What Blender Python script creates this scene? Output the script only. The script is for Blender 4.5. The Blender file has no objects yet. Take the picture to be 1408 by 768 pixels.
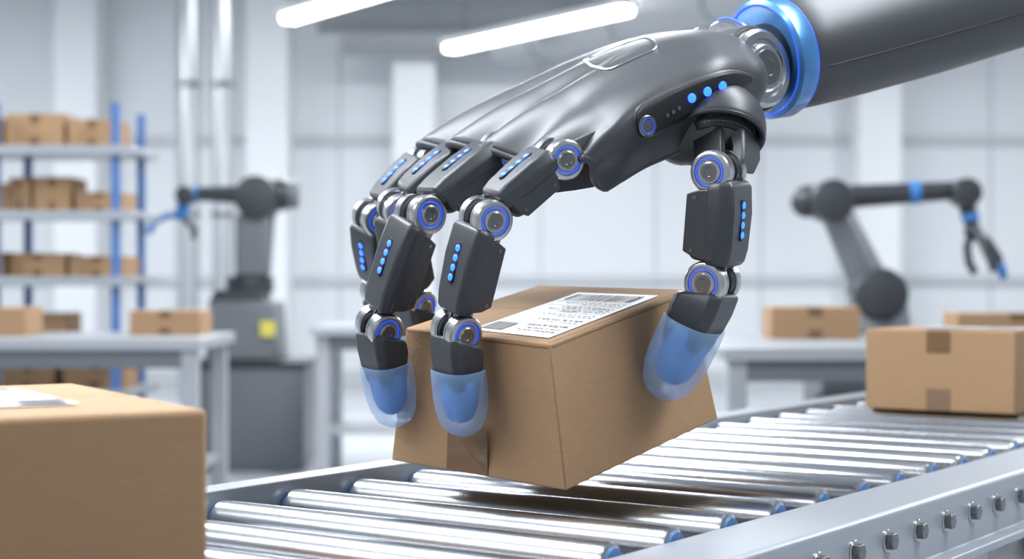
import bpy, math, random
from mathutils import Vector, Matrix
random.seed(7)
V = Vector
sc = bpy.context.scene
COL = sc.collection
DATUM = 1.1     # height datum (m) used for the millimetre-built parts
sc.view_settings.view_transform = 'Standard'
sc.view_settings.exposure = -0.22

# ------------------------------------------------------------------ materials
def mat(name, col, rough=.5, metal=0., emit=None, es=0., alpha=1., trans=0., coat=0., noise=None, bump=None, sss=0.):
    m = bpy.data.materials.new(name); m.use_nodes = True
    nt = m.node_tree; b = nt.nodes["Principled BSDF"]
    b.inputs["Base Color"].default_value = (*col, 1)
    b.inputs["Roughness"].default_value = rough
    b.inputs["Metallic"].default_value = metal
    b.inputs["Alpha"].default_value = alpha
    b.inputs["Transmission Weight"].default_value = trans
    b.inputs["Coat Weight"].default_value = coat
    if sss:
        b.inputs["Subsurface Weight"].default_value = sss
        b.inputs["Subsurface Scale"].default_value = .02
    if emit:
        b.inputs["Emission Color"].default_value = (*emit, 1)
        b.inputs["Emission Strength"].default_value = es
    if noise or bump:
        tc = nt.nodes.new("ShaderNodeTexCoord")
        mp = nt.nodes.new("ShaderNodeMapping")
        nt.links.new(tc.outputs["Object"], mp.inputs["Vector"])
    if noise:      # (scale, amount, stretch)
        sc_, amt, st = noise
        mp.inputs["Scale"].default_value = st
        n = nt.nodes.new("ShaderNodeTexNoise"); n.inputs["Scale"].default_value = sc_
        n.inputs["Detail"].default_value = 6
        nt.links.new(mp.outputs["Vector"], n.inputs["Vector"])
        r = nt.nodes.new("ShaderNodeMix"); r.data_type = 'RGBA'
        r.inputs[6].default_value = (*[c*(1-amt) for c in col], 1)
        r.inputs[7].default_value = (*[min(1, c*(1+amt)) for c in col], 1)
        nt.links.new(n.outputs["Fac"], r.inputs[0])
        nt.links.new(r.outputs[2], b.inputs["Base Color"])
    if bump:       # (scale, strength)
        n2 = nt.nodes.new("ShaderNodeTexNoise"); n2.inputs["Scale"].default_value = bump[0]
        n2.inputs["Detail"].default_value = 5
        nt.links.new(tc.outputs["Object"], n2.inputs["Vector"])
        bp = nt.nodes.new("ShaderNodeBump"); bp.inputs["Strength"].default_value = bump[1]
        bp.inputs["Distance"].default_value = .002
        nt.links.new(n2.outputs["Fac"], bp.inputs["Height"])
        nt.links.new(bp.outputs["Normal"], b.inputs["Normal"])
    return m

CARD = mat("cardboard", (.355, .218, .117), .82, noise=(40, .10, (1, 1, 6)), bump=(260, .25))
CARD2 = mat("cardboard_edge", (.17, .10, .048), .85)
TAPE = mat("packing_tape", (.16, .085, .038), .25, coat=.4)
LABEL = mat("label_paper", (.64, .655, .675), .5)
INK = mat("label_ink", (.02, .02, .025), .6)
INK2 = mat("label_grey_ink", (.09, .09, .10), .6)
SHELL = mat("gunmetal_shell", (.070, .075, .084), .43, .45, bump=(400, .05))
SEG = mat("dark_anodised", (.058, .063, .072), .42, .45, bump=(500, .06))
DARK = mat("black_rubber_metal", (.020, .021, .024), .45, .3)
STEEL = mat("brushed_steel", (.46, .47, .49), .28, 1., noise=(60, .12, (1, 1, 1)))
STEEL2 = mat("dark_steel", (.20, .205, .215), .32, 1.)
CHROME = mat("chrome_trim", (.7, .72, .75), .15, 1.)
GLOW = mat("blue_led", (.01, .06, .6), .3, emit=(.016, .10, 1.), es=5.0)
GLOWR = mat("blue_led_ring", (.02, .08, .5), .3, emit=(.02, .11, .9), es=.9)
BLUEM = mat("blue_metal_ring", (.07, .23, .52), .27, .5, coat=.4)
SIL = mat("silicone_outer", (.30, .53, .90), .38, alpha=.38, coat=.25)
SILC = mat("silicone_core", (.035, .16, .52), .45)
ROLL = mat("roller_steel", (.46, .48, .51), .27, 1., noise=(8, .08, (1, 1, 1)))
PAINT = mat("conveyor_paint", (.33, .36, .40), .38, .35)
PAINTD = mat("conveyor_pan", (.10, .11, .13), .5, .2)
BLUEP = mat("blue_plastic", (.04, .19, .50), .35)
BLUEC = mat("bearing_cap_blue", (.05, .14, .32), .4)
WALL = mat("wall_paint", (.72, .745, .77), .75, bump=(6, .05))
WALL2 = mat("wall_column_paint", (.78, .80, .82), .6)
SEAM = mat("wall_seam", (.52, .54, .57), .7)
FLOOR = mat("floor_epoxy", (.42, .44, .47), .28, noise=(.8, .08, (1, 1, 1)))
CEIL = mat("ceiling_paint", (.52, .54, .56), .8)
BEAM = mat("beam_steel", (.30, .32, .34), .6)
GREYM = mat("machine_grey", (.145, .158, .175), .45, .2)
GREYD = mat("machine_dark", (.045, .050, .058), .42, .3)
BENCH = mat("bench_top", (.38, .40, .43), .35, .3)
RACKB = mat("rack_blue", (.05, .14, .36), .4)
YEL = mat("warning_yellow", (.66, .58, .10), .5)
TUBE = mat("lamp_tube", (1, 1, 1), .4, emit=(1, 1, 1), es=9)
GALV = mat("galvanised_pipe", (.50, .52, .54), .45, .9)
GALV2 = mat("painted_duct", (.40, .42, .44), .45, .2)

# ------------------------------------------------------------------ mesh helpers
def group(name, loc=(0, 0, 0)):
    e = bpy.data.objects.new(name, None); e.empty_display_size = .1
    e.location = loc; COL.objects.link(e); return e

def mk(name, vs, fs, m, par=None, mm=False, smooth=False, ang=35, bev=0, seg=2, solid=0, sub=0):
    if mm: vs = [V((v[0]/1000, v[1]/1000, DATUM + v[2]/1000)) for v in vs]
    c = V((0, 0, 0))
    for v in vs: c += V(v)
    c /= len(vs)
    me = bpy.data.meshes.new(name)
    me.from_pydata([tuple(V(v)-c) for v in vs], [], fs); me.update()
    import bmesh
    bm = bmesh.new(); bm.from_mesh(me); bmesh.ops.recalc_face_normals(bm, faces=bm.faces); bm.to_mesh(me); bm.free()
    o = bpy.data.objects.new(name, me); COL.objects.link(o)
    me.materials.append(m)
    if smooth or bev:
        for p in me.polygons: p.use_smooth = True
        me.set_sharp_from_angle(angle=math.radians(ang))
    o.location = c
    if par:
        o.parent = par
        o.matrix_parent_inverse = Matrix.Translation(-V(par.location))
    if solid:
        s = o.modifiers.new("solid", 'SOLIDIFY'); s.thickness = solid; s.offset = -1
    if bev:
        b = o.modifiers.new("bev", 'BEVEL'); b.width = bev; b.segments = seg; b.limit_method = 'ANGLE'
        b.angle_limit = math.radians(30)
        b.harden_normals = False
    if sub:
        s = o.modifiers.new("sub", 'SUBSURF'); s.levels = sub; s.render_levels = sub
    return o

def perp(a):
    a = V(a).normalized()
    h = V((0, 0, 1)) if abs(a.z) < .9 else V((1, 0, 0))
    x = a.cross(h).normalized(); y = a.cross(x).normalized()
    return x, y

def lathe(name, c, ax, prof, m, par=None, mm=False, n=48, ang=35, closed=False):
    c = V(c); ax = V(ax).normalized(); x, y = perp(ax)
    vs = []; fs = []
    for (t, r) in prof:
        for i in range(n):
            a = 2*math.pi*i/n
            vs.append(c + ax*t + (x*math.cos(a)+y*math.sin(a))*max(r, 1e-5))
    k = len(prof)
    for j in range(k if closed else k-1):
        j2 = (j+1) % k
        for i in range(n):
            fs.append((j*n+i, j*n+(i+1) % n, j2*n+(i+1) % n, j2*n+i))
    if not closed:
        fs.append(tuple(range(n))); fs.append(tuple((k-1)*n+i for i in range(n)))
    return mk(name, vs, fs, m, par, mm, True, ang)

def cyl(name, c, ax, r, l, m, par=None, mm=False, n=48, b=None):
    b = b if b is not None else min(r, l)*.08
    h = l/2
    return lathe(name, c, ax, [(-h, r-b), (-h+b*.3, r-b*.3), (-h+b, r), (h-b, r), (h-b*.3, r-b*.3), (h, r-b)], m, par, mm, n, 50)

def ring(name, c, ax, R, r, m, par=None, mm=False, n=64):
    prof = [(r*math.sin(a), R+r*math.cos(a)) for a in [2*math.pi*i/12 for i in range(12)]]
    return lathe(name, c, ax, prof, m, par, mm, n, 80, True)

def ball(name, c, r, m, par=None, mm=False, ax=(0, 0, 1), sq=1.):
    prof = [(-r*sq*math.cos(a), r*math.sin(a)) for a in [math.pi*i/20 for i in range(21)]]
    return lathe(name, c, ax, prof, m, par, mm, 40, 80)

def capsule(name, A, B, ra, rb, m, par=None, mm=False):
    A = V(A); B = V(B); d = B-A; L = d.length
    prof = [(-ra*math.cos(a), ra*math.sin(a)) for a in [math.pi/2*i/8 for i in range(9)]]
    prof += [(L+rb*math.sin(a), rb*math.cos(a)) for a in [math.pi/2*i/8 for i in range(9)]]
    return lathe(name, A, d, prof, m, par, mm, 32, 60)

def rbox(name, c, X, Y, Z, sx, sy, sz, m, par=None, mm=False, bev=0, seg=2, tz=1., tx=None):
    c = V(c); X = V(X); Y = V(Y); Z = V(Z)
    vs = []
    for k in (-1, 1):
        f = tz if k > 0 else 1.
        for (i, j) in ((-1, -1), (1, -1), (1, 1), (-1, 1)):
            vs.append(c + X*(i*sx/2*f) + Y*(j*sy/2*f) + Z*(k*sz/2))
    fs = [(0, 1, 2, 3), (4, 5, 6, 7), (0, 1, 5, 4), (1, 2, 6, 5), (2, 3, 7, 6), (3, 0, 4, 7)]
    return mk(name, vs, fs, m, par, mm, False, 35, bev, seg)

EX, EY, EZ = V((1, 0, 0)), V((0, 1, 0)), V((0, 0, 1))
def box(name, lo, hi, m, par=None, bev=0, seg=2):
    lo = V(lo); hi = V(hi); s = hi-lo
    return rbox(name, (lo+hi)/2, EX, EY, EZ, s.x, s.y, s.z, m, par, False, bev, seg)

def prism(name, o, X, Y, Z, poly, z0, z1, m, par=None, mm=False, bev=0, seg=2, ang=35, smooth=False):
    o = V(o); n = len(poly)
    vs = [o+X*p[0]+Y*p[1]+Z*z0 for p in poly] + [o+X*p[0]+Y*p[1]+Z*z1 for p in poly]
    fs = [tuple(range(n)), tuple(range(n, 2*n))] + [(i, (i+1) % n, n+(i+1) % n, n+i) for i in range(n)]
    return mk(name, vs, fs, m, par, mm, smooth, ang, bev, seg)

def tube(name, pts, r, m, par=None, mm=False, n=10, closed=False):
    pts = [V(p) for p in pts]; k = len(pts); vs = []; fs = []
    for i, p in enumerate(pts):
        if closed: t = pts[(i+1) % k]-pts[i-1]
        else: t = pts[min(i+1, k-1)]-pts[max(i-1, 0)]
        x, y = perp(t)
        for j in range(n):
            a = 2*math.pi*j/n; vs.append(p+(x*math.cos(a)+y*math.sin(a))*r)
    for i in range(k if closed else k-1):
        i2 = (i+1) % k
        best = min(range(n), key=lambda q: (vs[i*n]-pts[i]-(vs[i2*n+q]-pts[i2])).length)
        for j in range(n):
            fs.append((i*n+j, i*n+(j+1) % n, i2*n+(j+1+best) % n, i2*n+(j+best) % n))
    if not closed:
        fs.append(tuple(range(n))); fs.append(tuple((k-1)*n+j for j in range(n)))
    return mk(name, vs, fs, m, par, mm, True, 60)

def loft(name, rings, m, par=None, mm=False, ang=35, bev=0, smooth=True, caps=True):
    n = len(rings[0]); vs = [p for r in rings for p in r]; fs = []
    for j in range(len(rings)-1):
        for i in range(n):
            fs.append((j*n+i, j*n+(i+1) % n, (j+1)*n+(i+1) % n, (j+1)*n+i))
    if caps:
        fs.append(tuple(range(n))); fs.append(tuple((len(rings)-1)*n+i for i in range(n)))
    return mk(name, vs, fs, m, par, mm, smooth, ang, bev)

def bil(q, u, v):
    return V(q[0])*(1-u)*(1-v)+V(q[1])*u*(1-v)+V(q[2])*u*v+V(q[3])*(1-u)*v
def patches(name, q, rects, off, m, par, mm=False, inside=None):
    """thin flat stickers on a face q (4 corners), rects of (u0,u1,v0,v1)"""
    nrm = (V(q[1])-V(q[0])).cross(V(q[3])-V(q[0])).normalized()
    if inside is not None and (V(q[0])-V(inside)).dot(nrm) < 0: nrm = -nrm
    vs = []; fs = []
    for (a, b, c, d) in rects:
        k = len(vs)
        vs += [bil(q, a, c)+nrm*off, bil(q, b, c)+nrm*off, bil(q, b, d)+nrm*off, bil(q, a, d)+nrm*off]
        fs.append((k, k+1, k+2, k+3))
    return mk(name, vs, fs, m, par, mm)

# ------------------------------------------------------------------ boxes
def label_on(q, par, mm, inside, off, u0, u1, v0, v1):
    """shipping label: barcode at the v1 end, text lines, plain patch by the v0 end"""
    def R(a, b, c, d): return (u0+(u1-u0)*a, u0+(u1-u0)*b, v0+(v1-v0)*c, v0+(v1-v0)*d)
    patches("label", q, [R(0, 1, 0, 1)], off, LABEL, par, mm, inside)
    bars = []; x = .10
    while x < .90:
        w = random.choice([.010, .016, .024, .030]); bars.append(R(x, x+w, .80, .95)); x += w+random.choice([.012, .016, .022])
    patches("label_barcode", q, bars, off*1.8, INK, par, mm, inside)
    rows = []
    for r, (y, h, mx) in enumerate([(.73, .012, .8), (.69, .012, .55), (.615, .018, .7), (.575, .012, .85), (.535, .012, .6), (.45, .012, .75), (.41, .012, .5), (.33, .022, .62), (.285, .012, .45), (.20, .022, .58), (.14, .014, .5), (.09, .014, .55)]):
        x = .07
        while x < mx:
            w = random.uniform(.02, .06); rows.append(R(x, min(x+w, mx), y, y+h)); x += w+random.choice([.012, .025])
    patches("label_text", q, rows, off*1.8, INK2, par, mm, inside)
    patches("label_rules", q, [R(.04, .96, .765, .769), R(.04, .96, .66, .664), R(.04, .96, .50, .504), R(.04, .96, .245, .249)], off*1.8, INK2, par, mm, inside)
    patches("label_code_patch", q, [R(.68, .95, .05, .21)], off*1.8, INK2, par, mm, inside)

def carton(loc, size, rot=0, label=False, tape=True, tapefront=True, bev=.004, frontlen=.3):
    """loc = centre of underside"""
    par = group("cardboard_box", loc)
    L = V(loc); c, s = math.cos(rot), math.sin(rot)
    X = V((c, s, 0)); Y = V((-s, c, 0)); sx, sy, sz = size
    rbox("carton_body", L+EZ*(sz/2), X, Y, EZ, sx, sy, sz, CARD, par, False, bev, 3)
    def pt(i, j, k): return L+X*(i*sx/2)+Y*(j*sy/2)+EZ*(k*sz)
    ins = L+EZ*sz/2
    top = [pt(-1, -1, 1), pt(1, -1, 1), pt(1, 1, 1), pt(-1, 1, 1)]
    front = [pt(-1, -1, 0), pt(1, -1, 0), pt(1, -1, 1), pt(-1, -1, 1)]
    patches("flap_seam", top, [(.02, .98, .498, .502)] if not tapefront else [(.497, .503, .02, .98)], .0008, CARD2, par, False, ins)
    if tape:
        patches("top_tape", top, [(.42, .58, .012, .988)], .0012, TAPE, par, False, ins)
        if tapefront:
            patches("front_tape", front, [(.42, .58, 1-frontlen, .985), (.42, .58, .015, frontlen)], .0012, TAPE, par, False, ins)
    if label:
        label_on([top[0], top[1], top[2], top[3]], par, False, ins, .0020, *label)
    return par

# ---- the held box (millimetres; slightly tilted by the grip)
B0, B1, B2, B3 = V((69, 2079, -270)), V((-171, 2303, -256)), V((294, 2320, -198)), V((54, 2544, -185))
T0, T1, T2, T3 = V((47, 2045, -82)), V((-150, 2300, -68)), V((250, 2286, -14)), V((42, 2530, -9))
def mmw(v): return V((v[0]/1000, v[1]/1000, DATUM+v[2]/1000))
hb = group("cardboard_box", mmw((B0+B3)/2))
mk("carton_body", [B0, B1, B3, B2, T0, T1, T3, T2], [(0, 1, 2, 3), (4, 5, 6, 7), (0, 1, 5, 4), (1, 2, 6, 5), (2, 3, 7, 6), (3, 0, 4, 7)],
   CARD, hb, True, bev=.0025, seg=3)
ins = (B0+B3+T0+T3)/4
topq = [T0, T1, T3, T2]; frq = [B0, B1, T1, T0]; riq = [B0, B2, T2, T0]
patches("flap_seam", topq, [(.003, .997, .498, .502), (.018, .023, .012, .988)], .4, CARD2, hb, True, ins)
patches("front_seam", frq, [(.012, .988, .970, .978)], .4, CARD2, hb, True, ins)
patches("right_seam", riq, [(.012, .988, .970, .978)], .4, CARD2, hb, True, ins)
patches("front_tape", frq, [(.42, .66, .012, .33)], .7, TAPE, hb, True, ins)
label_on(topq, hb, True, ins, .8, .08, .60, .08, .86)

ZR = DATUM-.2995
fx, fy = V((.86, .51, 0)), V((-.51, .86, 0))
cc = V((-.28, 1.5, 0)) - fx*.13 + fy*.22
carton((cc.x, cc.y, ZR), (.26, .44, .18), math.atan2(.51, .86), label=(.05, .66, .24, .80), tape=False, tapefront=False, bev=.006)
carton((1.04, 3.80, ZR), (.345, .27, .185), math.atan2(-.56, .83)+.02, label=(.25, .95, .35, .9), frontlen=.28)

# ------------------------------------------------------------------ conveyor
LD = V((.5736, .8192, 0)); AD = V((.8192, -.5736, 0)); OC = V((-.399, 2.207, DATUM))
conv = group("roller_conveyor", (OC.x+.25, OC.y-.18, 0))
def C(s, a, z): return OC+LD*s+AD*a+EZ*z
S0, S1 = -1.30, 3.35
for i in range(-8, 23):
    s = i*.145+.01
    lathe("roller", C(s, .31, -.327), AD, [(-.312, .012), (-.312, .024), (-.309, .027), (.302, .027), (.308, .0255), (.310, .022), (.310, .012)], ROLL, conv, n=40)
    lathe("roller_end_cap", C(s, .31, -.327), AD, [(.3095, .008), (.3095, .0215), (.3135, .0200), (.315, .008)], BLUEC, conv, n=32)
    lathe("roller_end_cap_b", C(s, .31, -.327), AD, [(-.322, .008), (-.321, .0200), (-.3115, .0215), (-.3115, .008)], BLUEC, conv, n=32)
near = [(.630, -.314), (.742, -.314), (.747, -.319), (.747, -.398), (.776, -.398), (.776, -.411), (.735, -.411), (.735, -.326), (.640, -.326), (.640, -.42), (.630, -.42)]
prism("side_rail", OC, AD, EZ, LD, near, S0, S1, PAINT, conv, bev=.002)
far = [(-.012, -.288), (-.062, -.288), (-.065, -.291), (-.065, -.40), (-.09, -.40), (-.09, -.411), (-.055, -.411), (-.055, -.300), (-.020, -.300), (-.020, -.42), (-.012, -.42)]
prism("side_rail_b", OC, AD, EZ, LD, far, S0, S1, PAINT, conv, bev=.002)
for i in range(40):
    s = -1.2+i*.1115+.04
    if s > S1-.05: break
    hexp = [(.0125*math.cos(math.pi/3*k), .0125*math.sin(math.pi/3*k)) for k in range(6)]
    lathe("bolt_washer", C(s, .747, -.353), AD, [(0, .016), (.002, .016), (.003, .015)], STEEL, conv, n=24)
    prism("hex_bolt", C(s, .747, -.353), LD, EZ, AD, hexp, .002, .013, STEEL2, conv, bev=.0015)
prism("under_pan", OC, AD, EZ, LD, [(-.012, -.430), (.63, -.430), (.63, -.424), (-.012, -.424)], S0, S1, PAINTD, conv)
for s in (-1.1, .55, 2.1, 3.2):
    for a in (-.04, .69):
        rbox("leg", C(s, a, -.75), AD, LD, EZ, .06, .06, .66, PAINT, conv, bev=.004)
        cyl("levelling_foot", C(s, a, -1.09), EZ, .045, .02, STEEL2, conv, n=24)
    rbox("cross_member", C(s, .325, -.72), AD, LD, EZ, .68, .04, .05, PAINT, conv, bev=.003)
for a in (-.04, .69):
    rbox("lower_stringer", C((S0+S1)/2, a, -.86), AD, LD, EZ, .035, S1-S0-.3, .04, PAINT, conv, bev=.003)

# ------------------------------------------------------------------ robotic hand
hand = group("robotic_hand", mmw((0, 2300, 200)))
def H(f, name, *a, **k): return f(name, *a, par=hand, mm=True, **k)

def cat(pts, s):
    n = len(pts)-1; x = max(0, min(s, 1))*n; i = min(int(x), n-1); t = x-i
    p = [V(pts[max(0, min(n, j))]) for j in (i-1, i, i+1, i+2)]
    if i == 0: p[0] = p[1]*2-p[2]
    if i == n-1: p[3] = p[2]*2-p[1]
    return .5*((2*p[1])+(p[2]-p[0])*t+(2*p[0]-5*p[1]+4*p[2]-p[3])*t*t+(3*p[1]-p[0]-3*p[2]+p[3])*t**3)

NT = [(328, 2240, 294), (276, 2185, 287), (214, 2160, 262), (160, 2138, 231), (125, 2124, 202), (100, 2124, 176)]
FT = [(315, 2460, 352), (254, 2460, 362), (173, 2482, 354), (86, 2504, 324), (-6, 2527, 280), (-98, 2520, 234)]
NB = [(329, 2258, 240), (280, 2225, 210), (225, 2202, 176), (178, 2180, 154), (141, 2160, 132), (104, 2158, 114)]
UP = V((-.29, -.30, .90)); OUT = V((.55, -.8, -.1))
def section(s):
    n, f, b = cat(NT, s), cat(FT, s), cat(NB, s)
    arch = 28-6*s
    pts = [b, (n+b)/2+OUT*14, n+OUT*3]
    for t in (.25, .5, .75):
        pts.append(n.lerp(f, t)+UP*arch*math.sin(math.pi*t))
    pts.append(f)
    pts.append(f+V((-4, 12, -75)))
    return pts
def sstep(x):
    x = max(0, min(1, x)); return x*x*(3-2*x)
def surf(s, v, knob=True):
    sh = 0; vis = 0
    t = (v-2)/4
    if knob:
        ramp = max(0, (s-.40)/.60)**1.5
        w = math.cos(2*math.pi*(t*4-.5))
        fade = sstep((v-1.6)/.8)*sstep((6.5-v)/.5)
        sh = 12*ramp*w*fade
        vis = sstep((t+.22)/.50)*sstep((1.12-t)/.22)
    pts = section(s); p = cat(pts, v/7)
    p = p+UP*sh
    if knob and s > .80:
        q = (s-.80)/.20
        p = p + V((-.84, -.20, -.36))*q*(4+50*vis+sh*1.2) + V((0, 0, -20))*q*q*vis
        if v < 1.0: p = p + V((.80, .45, .30))*q*30*(1-v)**2
    return p
# outer shell: closed hood at wrist end, open at knuckles
ns, nv = 48, 96
vs = []; fs = []
hood = [(-.10, .30), (-.095, .5), (-.08, .72), (-.055, .88), (-.025, .97)]
cen0 = sum(section(0), V((0, 0, 0)))/8
rows_ = 0
for (s, k) in hood:
    for j in range(nv+1):
        p = surf(0, 7*j/nv); vs.append(cen0+(p-cen0)*k + V((.86, .25, .0))*(-s*320))
    rows_ += 1
for i in range(ns+1):
    for j in range(nv+1): vs.append(surf(i/ns, 7*j/nv))
    rows_ += 1
for i in range(rows_-1):
    for j in range(nv):
        a = i*(nv+1)+j; fs.append((a, a+1, a+nv+2, a+nv+1))
sh = mk("back_of_hand_shell", vs, fs, SHELL, hand, True, True, 70)
s_ = sh.modifiers.new("solid", 'SOLIDIFY'); s_.thickness = .009; s_.offset = 0
H(tube, "shell_lip", [surf(1, .02+6.9*j/110) for j in range(111)], 5.5, m=SHELL, n=12)
H(tube, "shell_lower_lip", [surf(j/60, 0) for j in range(61)], 5.5, m=SHELL, n=12)
# inner palm body
rings = []
for i in range(25):
    s = -.02+.97*i/24
    pts = [surf(max(s, 0), 7*j/48, False) for j in range(49)]
    b0, b1 = pts[0], pts[-1]
    for q in range(1, 8): pts.append(b1.lerp(b0, q/8)+V((0, 0, -22*math.sin(math.pi*q/8))))
    c = sum(pts, V((0, 0, 0)))/len(pts)
    rings.append([c+(p-c)*.94 for p in pts])
loft("palm_body", rings, DARK, hand, True, 50)

# side panel with leds, following the curved side
def side_strip(name, outl_fn, off, m):
    vs = []; fs = []; n = 40; k = 8
    for i in range(n+1):
        t = .5-.5*math.cos(math.pi*i/n); s, va, vb = outl_fn(t)
        for j in range(k+1):
            vs.append(surf(s, va+(vb-va)*j/k, False)+OUT*off)
    for i in range(n):
        for j in range(k):
            a = i*(k+1)+j; fs.append((a, a+1, a+k+2, a+k+1))
    o = mk(name, vs, fs, m, hand, True, True, 60)
    q = o.modifiers.new("solid", 'SOLIDIFY'); q.thickness = .003; q.offset = 0
def f_out(t):
    e = math.sqrt(max(0, 1-abs(2*t-1)**6))
    hw = (.36+.26*t)*e
    return (.03+.64*t, 1.40-hw, 1.40+min(hw, .52))
def f_in(t):
    e = math.sqrt(max(0, 1-abs(2*t-1)**6))
    hw = (.28+.24*t)*e
    return (.045+.61*t, 1.40-hw, 1.40+min(hw, .44))
side_strip("side_panel_rim", f_out, 4, SHELL)
side_strip("side_panel", f_in, 6.5, DARK)
for (s, v) in ((.225, 1.38), (.295, 1.40), (.365, 1.42)):
    H(lathe, "led_dot", surf(s, v, False)+OUT*8, OUT, [(0, 6.5), (2, 6.2), (3, 4.3), (3.3, 0)], m=GLOW, n=24)
for (s, v) in ((.43, 1.32), (.46, 1.30), (.49, 1.28)):
    H(lathe, "panel_port", surf(s, v, False)+OUT*7.5, OUT, [(0, 3), (1.5, 3), (1.6, 0)], m=STEEL2, n=16)
pl = surf(.605, 1.30, False)+OUT*7
H(lathe, "side_lens", pl, OUT, [(-4, 15), (3, 15), (4.5, 13), (4.5, 11), (3, 10.5), (3, 0)], m=STEEL2, n=36)
H(ring, "side_lens_glow", pl+OUT*4, OUT, 10, .6, m=GLOWR)
# rectangular plate on the back of the hand
def badge(s0, s1, v0, v1):
    pts = []
    cs, cv, hs, hv = (s0+s1)/2, (v0+v1)/2, (s1-s0)/2, (v1-v0)/2
    for i in range(48):
        a = 2*math.pi*i/48; c, s = math.cos(a), math.sin(a)
        e = .35
        pts.append((cs+hs*math.copysign(abs(c)**e, c), cv+hv*math.copysign(abs(s)**e, s)))
    return pts
bp = badge(.36, .60, 3.3, 4.8)
H(tube, "badge_frame", [surf(s, v)+UP*5.5 for s, v in bp], 1.8, m=CHROME, closed=True, n=8)
vs = [surf(.48, 4.05)+UP*5.2]+[surf(s, v)+UP*5.2 for s, v in bp]
mk("badge_plate", vs, [(0, i+1, (i+1) % 48+1) for i in range(48)], SEG, hand, True, True, 60)

# --------------- finger parts
def joint(J, a, hw, r=26):
    J = V(J); a = V(a).normalized()
    H(lathe, "joint_barrel", J, a, [(-hw*.6, r*.55), (-hw*.6, r*.86), (-hw*.2, r*.86), (-hw*.18, r*.7), (hw*.18, r*.7), (hw*.2, r*.86), (hw*.6, r*.86), (hw*.6, r*.55)], m=STEEL2)
    for sgn in (1, -1):
        c = J+a*sgn*(hw-11); ax = a*sgn
        H(lathe, "joint_hub", c, ax, [(-8, r*.6), (-8, r), (-6, r), (-5.5, r*.93), (-4, r*.93), (-3.5, r), (7, r), (9.5, r*.93), (10.5, r*.84), (10.5, r*.76), (8.5, r*.73), (8.5, r*.58), (10.5, r*.54), (10.5, r*.46), (11.5, r*.42), (11.5, 0)], m=STEEL, ang=25)
        H(ring, "joint_glow_ring", c+ax*9.2, ax, r*.655, .9, m=GLOWR)
        H(lathe, "joint_cap", c+ax*11, ax, [(0, r*.40), (1.2, r*.38), (1.2, r*.22), (.6, r*.2), (.6, 0)], m=STEEL2, n=32)

def stadium(L, r0, r1, n=10):
    pts = [(-r0*math.sin(math.pi*i/n), r0*math.cos(math.pi*i/n)) for i in range(n+1)]
    pts += [(L+r1*math.sin(math.pi*i/n), -r1*math.cos(math.pi*i/n)) for i in range(n+1)]
    return pts

def lugs(P, d, a, n, L, hw, r0, r1, inner, m=STEEL2, th=9):
    for sgn in (1, -1):
        off = (hw-11-(12 if inner else 0))*sgn
        prism("joint_lug", V(P)+a*off, d, n, a, stadium(L, r0, r1), -th/2, th/2, m, hand, True, bev=.0012)

def frame(P, Q, a):
    d = (V(Q)-V(P)).normalized(); a = V(a); a = (a-d*a.dot(d)).normalized()
    n = d.cross(a).normalized(); return d, a, n

def block(name, P, d, a, n, x0, x1, hw, ht, m, sk0=8, sk1=4, ch=.30, taper=(1, 1), cen=0, mats=None):
    """hard-surface finger segment"""
    L = x1-x0; rings = []
    st = [(0, .84, .80), (.05, .95, .93), (.12, 1, 1), (.45, 1.02, 1.03), (.80, .97, .97), (.94, .93, .90), (1, .84, .78)]
    for (f, kw, kt) in st:
        tp = taper[0]+(taper[1]-taper[0])*f
        w, t = hw*kw*tp, ht*kt*tp; c = ch*min(w, t)
        poly = [(w, -t+c), (w, t-c*1.2), (w-c*.9, t), (-w+c*.9, t), (-w, t-c*1.2), (-w, -t+c), (-w+c, -t), (w-c, -t)]
        ring_ = []
        for (x, y) in poly:
            sk = (-sk0*(1-f)+sk1*f)*(y/ht)
            ring_.append(V(P)+d*(x0+L*f+sk)+a*x+n*(y+cen))
        rings.append(ring_)
    return loft(name, rings, m, hand, True, 28, bev=.0022)

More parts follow.
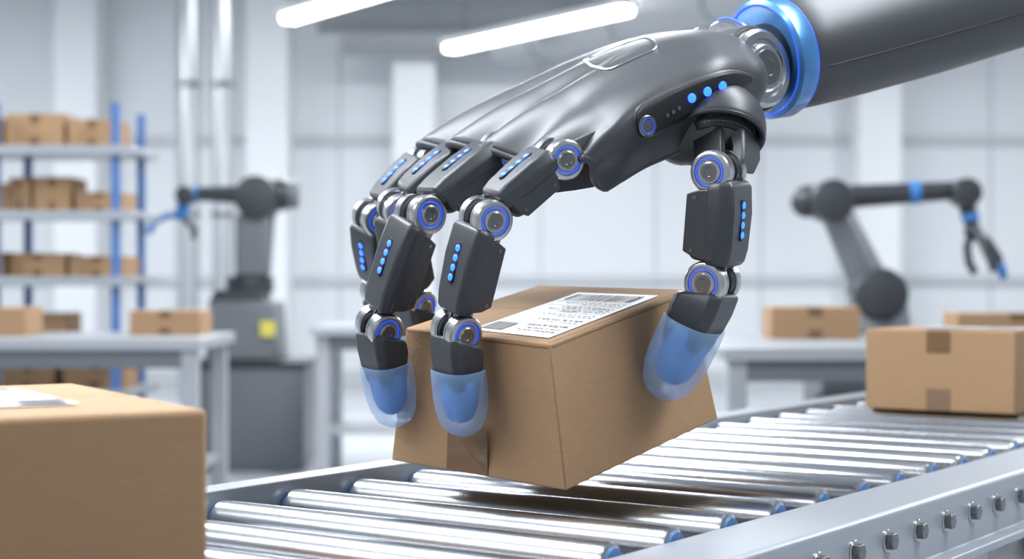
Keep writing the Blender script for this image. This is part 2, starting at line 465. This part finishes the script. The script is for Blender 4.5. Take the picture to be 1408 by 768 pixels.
def segment(P, Q, a, hw, ht, g0, g1, led=True, taper=(1, 1), ledside=.0, sk0=9, nled=4, two=True):
    d, a, n = frame(P, Q, a); L = (V(Q)-V(P)).length
    x0, x1 = g0, L-g1
    block("phalanx_core", P, d, a, n, x0+3, x1-1, hw*.90, ht*.88, DARK, sk0*.6, 3, taper=taper)
    for sgn in (1, -1):
        poly = [(x0+10, -ht*.80), (x0+4, -ht*.3), (x0+1, ht*.45), (x1-2, ht*.45), (x1-6, -ht*.35), (x1-14, -ht*.86)]
        prism("side_plate", V(P)+a*(sgn*(hw*(taper[0]+taper[1])/2-2.5)), d, n, a*sgn, poly, -3, 3.2, SEG, hand, True, bev=.0018)
        for (fx_, fy_) in ((x0+14, -ht*.45), (x1-16, -ht*.5)):
            H(lathe, "screw", V(P)+a*(sgn*(hw*(taper[0]+taper[1])/2+.6))+d*fx_+n*fy_, a*sgn, [(0, 2.6), (.9, 2.4), (.9, 1.2), (.2, 1.0), (.2, 0)], m=STEEL2, n=16)
    rings = []
    for (f, kw, kt) in ((0, .80, .62), (.04, .95, .84), (.10, 1, .95), (.4, 1.03, 1.04), (.8, .99, 1.0), (.95, .95, .90), (1, .84, .74)):
        tp = taper[0]+(taper[1]-taper[0])*f
        w, t = hw*kw*tp+2.2, ht*kt*tp+1.5
        lo = .05*ht
        poly = [(w, lo), (w, t*.58), (w*.78, t), (-w*.78, t), (-w, t*.58), (-w, lo)]
        rings.append([V(P)+d*(x0-4+(x1-x0+6)*f+(-sk0*(1-f)+4*f)*(y/ht))+a*x+n*y for x, y in poly])
    loft("dorsal_armour", rings, SEG, hand, True, 28, bev=.003)
    if led:
        mid = x0+(x1-x0)*.42
        top = ht*1.04+1.6
        tpm = (taper[0]+taper[1])/2
        prism("led_slot", V(P)+d*mid+a*(hw*ledside)+n*(top*tpm-1.2), d, a, n, [(q[0]-23, q[1]) for q in stadium(46, 5, 5)], 0, 2.0, DARK, hand, True, bev=.0005)
        for i in range(nled):
            c = V(P)+d*(mid+(i-(nled-1)/2)*13)+a*(hw*ledside)+n*(top*tpm+.7)
            H(lathe, "led_dot", c, n, [(-1, 4.8), (.6, 4.6), (1.5, 3.2), (1.9, 0)], m=GLOW, n=20)
    return d, a, n

def sup(w, t, e=2.6, N=40):
    out = []
    for i in range(N):
        q = 2*math.pi*i/N; c, s = math.cos(q), math.sin(q)
        out.append((w*math.copysign(abs(c)**(2/e), c), t*math.copysign(abs(s)**(2/e), s)))
    return out

def fingertip(P, Q, a, hw, ht, chw, cht, b0=16, capstart=.36):
    d, a, n = frame(P, Q, a); L = (V(Q)-V(P)).length
    block("distal_body", P, d, a, n, b0, L*.55, hw*.96, ht*.96, DARK, 10, 0)
    block("distal_cover", P, d, a, n, b0-3, L*(capstart+.06), hw*1.05, ht*1.06, SEG, 12, 3)
    c0 = L*capstart
    prof = [(0, 1.0), (.02, 1.03), (.2, 1.05), (.42, 1.04), (.58, 1.0), (.72, .92), (.84, .80), (.92, .64), (.97, .44), (.995, .20), (1., .02)]
    rings = [[V(P)+d*(c0+(L-c0)*f)+a*x+n*(y-(2*math.sin(f*2.6))) for x, y in sup(chw*k, cht*k)] for f, k in prof]
    loft("silicone_fingertip", rings, SIL, hand, True, 80, caps=False)
    rings = [[V(P)+d*(c0+2+(L-c0)*(f*.78))+a*x+n*(y) for x, y in sup(chw*.68*k, cht*.72*k)] for f, k in prof]
    loft("fingertip_core", rings, SILC, hand, True, 80)

AX = V((.62, -.78, 0)).normalized()
PF = V((.80, .25, .42)).normalized()
def finger(K, J2, J3, T, a=AX, hw=30, ht=27, r=27, led=True):
    K, J2, J3, T = V(K), V(J2), V(J3), V(T)
    d, aa, n = frame(K, K+PF, a); lugs(K, d, aa, n, 60, hw, 18, 16, False)
    joint(K, aa, hw, r*.98)
    d, aa, n = frame(K, J2, a); lugs(K, d, aa, n, 34, hw, 17, 13, True, STEEL)
    segment(K, J2, a, hw, ht, 22, 26, led, (1.10, 1.0))
    lugs(J2, -d, aa, n, 36, hw, 17, 14, True, STEEL)
    joint(J2, aa, hw-1, r)
    d, aa, n = frame(J2, J3, a); lugs(J2, d, aa, n, 34, hw, 18, 14, False, STEEL2)
    segment(J2, J3, a, hw, ht, 20, 28, led, (1.11, .93))
    lugs(J3, -d, aa, n, 36, hw, 15, 12, True, STEEL)
    joint(J3, aa, hw-3, r*.94)
    d, aa, n = frame(J3, T, a); lugs(J3, d, aa, n, 26, hw, 16, 13, False, STEEL2)
    fingertip(J3, T, a, hw*.94, ht*.92, 37, 30)

finger((61, 2135, 159), (-34, 2102, 79), (-73, 2124, -66), (-67, 2152, -206))
finger((-14, 2281, 180), (-125, 2214, 89), (-183, 2240, -64), (-164, 2275, -205))
finger((-65, 2415, 188), (-168, 2405, 104), (-150, 2490, -35), (-128, 2504, -160))
finger((-128, 2540, 186), (-214, 2520, 96), (-208, 2590, -19), (-172, 2600, -125))

# --------------- thumb
TA = V((.50, .86, 0)).normalized()
K, J2, T = V((272, 2140, 142)), V((266, 2156, -3)), V((203, 2196, -160))
TC = V((280, 2215, 204))
te = V((-.08, -.50, -.86)).normalized()
R = 66
prof = [(-R*math.cos(a_), R*math.sin(a_)) for a_ in [math.radians(x) for x in range(0, 100, 6)]]
prof += [(R*.20, R*.985), (R*.24, R*.93), (R*.20, R*.86), (0, R*.85), (-R*.1, R*.8), (-R*.1, 0)]
H(lathe, "thumb_dome", TC, te, prof, m=SHELL, n=64, ang=50)
H(ring, "thumb_dome_rim", TC+te*R*.20, te, R*.94, 3.2, m=SEG)
H(lathe, "thumb_socket", TC, te, [(-20, R*.78), (16, R*.76), (26, R*.68), (30, R*.5), (40, R*.42), (40, 0)], m=DARK, n=48)
H(ring, "thumb_socket_ring", TC+te*18, te, R*.70, 2.6, m=STEEL2)
H(capsule, "thumb_root", (235, 2230, 200), (278, 2220, 206), 44, 56, m=SHELL)
d, aa, n = frame(K, J2, TA)
d0, a0, n0 = frame(K, TC, TA)
lugs(K, d0, a0, n0, 52, 32, 21, 22, False, DARK, 12)
prism("thumb_guard", TC+n*44+te*8, te, n, TA, [(-34, -10), (-8, 6), (36, 8), (62, -2), (56, -14), (20, -12), (-20, -24)], -30, 30, SEG, hand, True, bev=.004)
prism("thumb_guard_inner", TC+n*30+te*8, te, n, TA, [(-30, -10), (0, 6), (52, 0), (46, -16), (0, -20)], -24, 24, DARK, hand, True, bev=.003)
joint(K, aa, 32, 28)
lugs(K, d, aa, n, 36, 31, 19, 15, True, STEEL)
segment(K, J2, TA, 37, 34, 20, 27, True, (1.06, 1.0), ledside=-.05)
lugs(J2, -d, aa, n, 38, 31, 18, 15, True, STEEL)
joint(J2, aa, 32, 29)
d, aa, n = frame(J2, T, TA); lugs(J2, d, aa, n, 34, 31, 19, 15, False, STEEL2)
fingertip(J2, T, TA, 36, 31, 50, 37, 18, .34)

# --------------- wrist and forearm
WA = V((.62, -.77, .06)).normalized()
WC = V((345, 2365, 303))
H(lathe, "wrist_hub", WC, WA, [(-50, 30), (-50, 66), (8, 66), (12, 64), (12, 58), (16, 58), (26, 57), (32, 52), (32, 43), (28, 41), (28, 36), (33, 34), (36, 31), (36, 0)], m=STEEL, n=64, ang=25)
H(ring, "wrist_hub_groove", WC+WA*14, WA, 59, 2.2, m=DARK)
H(lathe, "wrist_hub_cap", WC+WA*35, WA, [(0, 26), (3, 25), (3, 13), (1.5, 12), (1.5, 0)], m=STEEL2, n=36)
H(capsule, "wrist_core", (330, 2385, 310), (400, 2440, 332), 50, 58, m=DARK)
H(lathe, "wrist_upper_hub", V((305, 2470, 350)), V((.5, -.3, .8)), [(-30, 30), (-30, 40), (10, 40), (16, 36), (18, 30), (18, 0)], m=STEEL, n=48)
FA = V((.84, .50, .22)).normalized()
H(ring, "wrist_blue_line", WC+FA*2+V((-24, 36, 20)), FA, 62, 2.0, m=GLOWR)
H(lathe, "wrist_collar", WC+V((-22, 38, 20)), FA, [(-12, 40), (-12, 58), (-6, 61), (8, 61), (12, 57), (12, 40)], m=STEEL, n=64)
RC = V((388, 2442, 332))
H(lathe, "wrist_blue_ring", RC, FA, [(-16, 76), (-18, 84), (-14, 90), (10, 92), (14, 90), (14, 80), (0, 76)], m=BLUEM, n=96, ang=40)
H(ring, "wrist_ring_light", RC-FA*17, FA, 82, 2.0, m=GLOWR)
H(ring, "wrist_ring_light_b", RC+FA*15, FA, 89, 1.4, m=GLOWR)
FB = V((.835, .475, .275)).normalized()
fprof = [(14, 60), (16, 82), (20, 85), (60, 88), (160, 92), (330, 95), (520, 94), (760, 92), (900, 86), (940, 66), (945, 0)]
H(lathe, "forearm_shell", RC, FB, fprof, m=SHELL, n=96, ang=50)
H(lathe, "forearm_inner", RC, FA, [(-8, 0), (-8, 70), (26, 76), (26, 0)], m=DARK, n=64)
fx_, fy_ = perp(FB)
def fr(t):
    for (a_, ra), (b_, rb) in zip(fprof, fprof[1:]):
        if a_ <= t <= b_: return ra+(rb-ra)*(t-a_)/(b_-a_)
    return 90
for angd in (160, 205, 250, 20):
    an = math.radians(angd)
    H(tube, "forearm_seam", [RC+FB*t+(fx_*math.cos(an)+fy_*math.sin(an))*(fr(t)+.2) for t in range(40, 880, 40)], 1.3, m=DARK, n=8)
EL = RC+FB*960
H(lathe, "elbow_hub", EL, V((.4, -.9, 0)), [(-120, 60), (-120, 105), (-110, 115), (110, 115), (120, 105), (120, 60)], m=STEEL2, n=64)
H(capsule, "upper_arm", EL, (EL.x, EL.y, 2900), 100, 90, m=SHELL)
H(cyl, "ceiling_mount", (EL.x, EL.y, 3060), EZ, 180, 80, m=STEEL2)

# ------------------------------------------------------------------ background: robots
ra = group("robot_arm", (-1.55, 9.6, 0))
box("pedestal", (-1.90, 9.35, 0), (-1.20, 9.95, .60), GREYM, ra, .015)
box("pedestal_top", (-1.92, 9.33, .60), (-1.18, 9.97, .625), GREYD, ra, .005)
rbox("controller_body", (-1.565, 9.62, .80), EX, EY, EZ, .43, .42, .35, GREYM, ra, bev=.02, tz=.9)
rbox("base_slant", (-1.60, 9.62, 1.0), EX, EY, EZ, .34, .34, .08, GREYD, ra, bev=.01, tz=.8)
box("warning_plate", (-1.455, 9.395, .77), (-1.37, 9.405, .86), YEL, ra)
cyl("base_turret", (-1.55, 9.62, 1.07), EZ, .14, .10, GREYD, ra)
capsule("lower_arm", (-1.53, 9.6, 1.10), (-1.50, 9.6, 1.48), .105, .10, GREYD, ra)
rbox("lower_arm_cover", (-1.515, 9.52, 1.30), EX, EY, EZ, .20, .10, .36, GREYM, ra, bev=.02)
cyl("shoulder_joint", (-1.49, 9.58, 1.58), EY, .125, .30, GREYD, ra)
capsule("motor_housing", (-1.52, 9.6, 1.60), (-1.36, 9.6, 1.60), .085, .095, GREYD, ra)
cyl("motor_cap", (-1.29, 9.6, 1.60), EX, .08, .06, GREYM, ra)
capsule("fore_arm", (-1.56, 9.6, 1.60), (-1.86, 9.6, 1.605), .055, .042, GREYD, ra)
cyl("wrist_joint", (-1.92, 9.58, 1.595), EY, .055, .13, GREYD, ra)
cyl("wrist_band", (-1.865, 9.6, 1.604), EX, .05, .03, BLUEP, ra)
capsule("wrist_link", (-1.93, 9.6, 1.58), (-1.95, 9.6, 1.49), .038, .042, BLUEP, ra)
tube("gripper_claw", [(-1.95, 9.6, 1.47), (-2.03, 9.6, 1.48), (-2.11, 9.6, 1.44), (-2.145, 9.6, 1.37)], .020, BLUEP, ra)
tube("gripper_claw_b", [(-1.95, 9.6, 1.47), (-1.91, 9.6, 1.44), (-1.87, 9.6, 1.39), (-1.88, 9.6, 1.34)], .020, GREYD, ra)

rb = group("robot_arm", (1.75, 7.83, 0))
box("pedestal", (1.45, 7.62, 0), (2.06, 8.1, .80), GREYM, rb, .01)
cyl("base_flange", (1.754, 7.83, .83), EZ, .19, .06, GREYD, rb)
lathe("base_dome", (1.754, 7.83, .84), EZ, [(0, .17), (.10, .155), (.18, .14), (.24, .11), (.27, .06), (.28, 0)], GREYM, rb)
cyl("base_joint", (1.745, 7.78, 1.03), EY, .125, .26, GREYD, rb)
capsule("lower_arm", (1.736, 7.8, 1.04), (1.55, 7.8, 1.43), .095, .075, GREYM, rb)
cyl("shoulder_joint", (1.52, 7.78, 1.475), EY, .10, .22, GREYD, rb)
capsule("motor_housing", (1.42, 7.83, 1.475), (1.58, 7.83, 1.49), .078, .075, GREYD, rb)
capsule("fore_arm", (1.56, 7.83, 1.495), (2.12, 7.83, 1.527), .058, .045, GREYD, rb)
cyl("fore_arm_band", (1.935, 7.83, 1.517), V((.99, 0, .05)), .056, .05, BLUEP, rb)
cyl("elbow_joint", (2.17, 7.80, 1.516), EY, .068, .15, GREYD, rb)
capsule("wrist_link", (2.18, 7.83, 1.50), (2.21, 7.83, 1.38), .045, .038, GREYD, rb)
cyl("wrist_band", (2.206, 7.83, 1.40), V((.2, 0, -1)), .044, .035, BLUEP, rb)
ball("gripper_palm", (2.22, 7.83, 1.33), .045, GREYD, rb)
tube("gripper_claw", [(2.22, 7.83, 1.33), (2.19, 7.83, 1.26), (2.20, 7.83, 1.18), (2.23, 7.83, 1.13)], .020, GREYD, rb)
tube("gripper_claw_b", [(2.22, 7.83, 1.33), (2.29, 7.83, 1.29), (2.34, 7.83, 1.21), (2.36, 7.83, 1.14)], .020, GREYD, rb)
tube("gripper_claw_c", [(2.22, 7.80, 1.33), (2.25, 7.76, 1.26), (2.28, 7.75, 1.19), (2.30, 7.76, 1.14)], .018, GREYD, rb)
capsule("gripper_pad", (2.355, 7.83, 1.16), (2.365, 7.83, 1.12), .026, .022, BLUEP, rb)

# ------------------------------------------------------------------ benches
def bench(x0, x1, y0, y1, h=.85):
    g = group("workbench", ((x0+x1)/2, (y0+y1)/2, 0))
    box("bench_top", (x0, y0, h-.05), (x1, y1, h), BENCH, g, .006)
    box("apron", (x0+.04, y0+.05, h-.13), (x1-.04, y0+.08, h-.05), GREYM, g)
    n = max(2, int((x1-x0)/1.1)+1)
    for i in range(n):
        x = x0+.06+(x1-x0-.12)*i/(n-1)
        for y in (y0+.08, y1-.08):
            box("bench_leg", (x-.035, y-.035, 0), (x+.035, y+.035, h-.05), BENCH, g, .004)
    box("lower_shelf", (x0+.05, y0+.1, .26), (x1-.05, y1-.1, .285), BENCH, g)
    return g
bench(-4.3, -1.32, 6.9, 7.75)
bench(-1.08, .9, 8.7, 9.5)
bench(.78, 3.9, 6.0, 7.45)
def dcarton(x0, x1, y, z, h, dep=.3, tape=True):
    carton(((x0+x1)/2, y, z), (x1-x0, dep, h), random.uniform(-.06, .06), tape=tape, tapefront=tape)
dcarton(-2.62, -2.16, 7.35, .85, .125)
dcarton(-1.72, -1.40, 7.45, .85, .11, .26)
dcarton(1.09, 1.46, 6.95, .85, .135, .28)
dcarton(1.86, 2.38, 6.9, .85, .11, .25)
mu = group("control_unit", (2.5, 7.2, .85))
box("housing", (2.42, 7.05, .85), (2.95, 7.38, 1.06), BENCH, mu, .02)
box("front_panel", (2.46, 7.035, .90), (2.91, 7.05, 1.02), WALL2, mu)
box("top_cover", (2.44, 7.07, 1.06), (2.93, 7.36, 1.10), GREYM, mu, .01)
cab = group("storage_cabinet", (1.35, 7.7, 0))
box("cabinet_body", (1.28, 6.35, .285), (1.80, 6.9, .62), GREYD, cab, .01)
box("cabinet_door", (1.31, 6.335, .31), (1.77, 6.35, .60), GREYM, cab, .003)

# ------------------------------------------------------------------ rack
rk = group("storage_rack", (-3.1, 8.8, 0))
for x in (-4.3, -2.70, -2.07):
    for y in (8.5, 9.08):
        box("upright", (x-.018, y-.03, 0), (x+.018, y+.03, 2.02), RACKB, rk)
for z in (.52, .80, 1.115, 1.46, 1.80):
    box("shelf", (-4.33, 8.46, z-.035), (-1.98, 9.12, z), BENCH, rk, .004)
    box("shelf_beam", (-4.33, 8.44, z-.05), (-1.98, 8.46, z-.005), PAINT, rk)
for (x0, x1, z, h) in [(-2.683, -2.375, 1.80, .18), (-2.355, -2.097, 1.80, .15), (-3.003, -2.706, 1.80, .16), (-2.668, -2.552, 1.46, .18), (-2.537, -2.336, 1.46, .185),
                       (-2.313, -2.066, 1.46, .105), (-2.945, -2.691, 1.46, .15), (-2.66, -2.367, 1.115, .125), (-2.344, -2.051, 1.115, .11), (-2.984, -2.691, 1.115, .13),
                       (-2.637, -2.367, .80, .12), (-2.382, -2.051, .52, .13), (-2.714, -2.436, .52, .12)]:
    dcarton(x0, x1, 8.78, z, h, .3)

# ------------------------------------------------------------------ room
XW0, XW1, YB, YF, HC = -7.5, 8.5, 17., -3., 4.2
box("floor", (XW0, YF, -.05), (XW1, YB, 0), FLOOR)
box("ceiling", (XW0, YF, HC), (XW1, YB, HC+.1), CEIL)
box("wall_back", (XW0, YB, 0), (XW1, YB+.15, HC), WALL)
box("wall_left", (XW0-.15, YF, 0), (XW0, YB, HC), WALL)
box("wall_right", (XW1, YF, 0), (XW1+.15, YB, HC), WALL)
box("baseboard_back", (XW0, YB-.03, 0), (XW1, YB, .15), SEAM)
i = 0
for x in (-4.45, -2.5, -1.0, 3.75, 6.3):
    i += 1
    box("trim_%d" % i, (x-.22, YB-.45, 0), (x+.22, YB, HC), WALL2, None, .02)
for z in (1.1, 2.55):
    i += 1
    box("trim_%d" % i, (XW0, YB-.06, z-.04), (XW1, YB, z+.04), SEAM)
for x in (-3.5, -1.8, .3, 1.5, 2.6, 5.0):
    i += 1
    box("trim_%d" % i, (x-.012, YB-.012, 0), (x+.012, YB, HC), SEAM)
# steel beams spanning the columns, and the ventilation duct hung under them
for y, z in ((16.4, 3.55), (14.2, 3.42)):
    b = group("ceiling_beam", (1.4, y, z))
    box("web", (-1.7, y-.02, z-.16), (4.4, y+.02, z+.12), BEAM, b)
    box("flange", (-1.7, y-.09, z-.18), (4.4, y+.09, z-.16), BEAM, b)
    box("flange_b", (-1.7, y-.09, z+.12), (4.4, y+.09, z+.14), BEAM, b)
    for x in (-1.6, .0, 1.6, 3.0, 4.3):
        tube("hanger", [(x, y, z+.12), (x, y, HC)], .02, BEAM, b, n=8)
dg = group("ventilation_duct", (1.0, 13, 3.2))
DC = V((1.6, 12.6, 3.26)); DD = V((.55, -.83, 0))
cyl("duct_run", DC, DD, .19, 6., GALV2, dg)
for t in (-2.4, -1.2, 0, 1.2, 2.4):
    cyl("duct_flange", DC+DD*t, DD, .21, .05, GALV2, dg)
    p = DC+DD*t; tube("duct_hanger", [p+EZ*.18, V((p.x, p.y, HC))], .012, BEAM, dg, n=8)
for x in (-2.98, -2.67):
    pg = group("vertical_pipe", (x, 15.0, 0))
    cyl("pipe", (x, 15.0, HC/2), EZ, .09, HC, GALV, pg)
    for z in (.5, 1.7, 2.9): cyl("pipe_clamp", (x, 15.0, z), EZ, .105, .05, STEEL2, pg)

# lamps: the first pair hang in view, the others are added unseen fill
def lamp(c, d, L, w, power):
    c = V(c); d = V(d).normalized(); s = d.cross(EZ).normalized()
    g = group("ceiling_lamp", c)
    rbox("housing", c+EZ*.05, d, s, EZ, L+.06, w+.03, .05, WALL2, g, bev=.006)
    rbox("diffuser", c, d, s, EZ, L, w, .06, TUBE, g, bev=.02, seg=3)
    for t in (-.4, .4):
        p = c+d*(L*t)
        if HC-p.z > .15: tube("suspension_wire", [p+EZ*.07, V((p.x, p.y, HC))], .006, STEEL2, g, n=6)
    l = bpy.data.lights.new("lamp_light", 'AREA'); l.shape = 'RECTANGLE'; l.size = L; l.size_y = w*1.2
    l.energy = power; l.color = (.93, .965, 1.)
    o = bpy.data.objects.new("lamp_light", l); COL.objects.link(o)
    m = Matrix((d, s, d.cross(s))).transposed()
    if m.col[2].z < 0: m = Matrix((d, -s, d.cross(-s))).transposed()
    o.matrix_world = Matrix.Translation(c-EZ*.045) @ m.to_4x4()
    o.parent = g; o.matrix_parent_inverse = Matrix.Translation(-c)
    return g
DL = V((.565, -.825, 0))
lamp((.15, 12.45, 3.0), DL, 2.35, .13, 105)
lamp((-1.10, 11.1, 3.0), DL, 1.9, .13, 95)
lamp((5.2, 12.6, 4.05), DL, 2.4, .2, 200)  # unseen lamp added to brighten the back of the room
lamp((-5.2, 12.8, 4.05), DL, 2.4, .2, 215)  # likewise added out of frame, lifts the upper wall on the left
lamp((0, 14.3, 4.1), EX, 5.0, .2, 85)  # added above the frame to light the upper back wall
lamp((-4.0, 7.0, 3.3), DL, 2.4, .3, 160)  # unseen, added to light the left middle of the room
lamp((4.2, 7.0, 3.3), DL, 2.4, .3, 160)  # unseen, added to light the right middle of the room
lamp((0, 7.2, 3.3), DL, 2.4, .3, 150)  # added overhead out of frame to fill the middle of the room
lamp((-1.3, 2.9, 3.1), DL, 2.6, .5, 125)  # added out of view as soft key light from above the hand
lamp((1.6, 1.9, 3.1), DL, 2.6, .5, 95)  # unseen panel added to light the hand from the right
lamp((-2.6, .8, 3.1), DL, 2.6, .5, 95)  # added fill from the near left, no fixture seen there

# world
w = bpy.data.worlds.new("World"); sc.world = w; w.use_nodes = True
bg = w.node_tree.nodes["Background"]; bg.inputs[0].default_value = (.84, .92, 1, 1); bg.inputs[1].default_value = .66

# camera
cd = bpy.data.cameras.new("camera"); cam = bpy.data.objects.new("camera", cd); COL.objects.link(cam)
cam.location = (0, 0, DATUM); cam.rotation_euler = (math.radians(90), 0, 0)
cd.sensor_width = 36; cd.lens = 57.17; cd.clip_start = .05
cd.dof.use_dof = True; cd.dof.focus_distance = 2.15; cd.dof.aperture_fstop = 3.2
sc.camera = cam
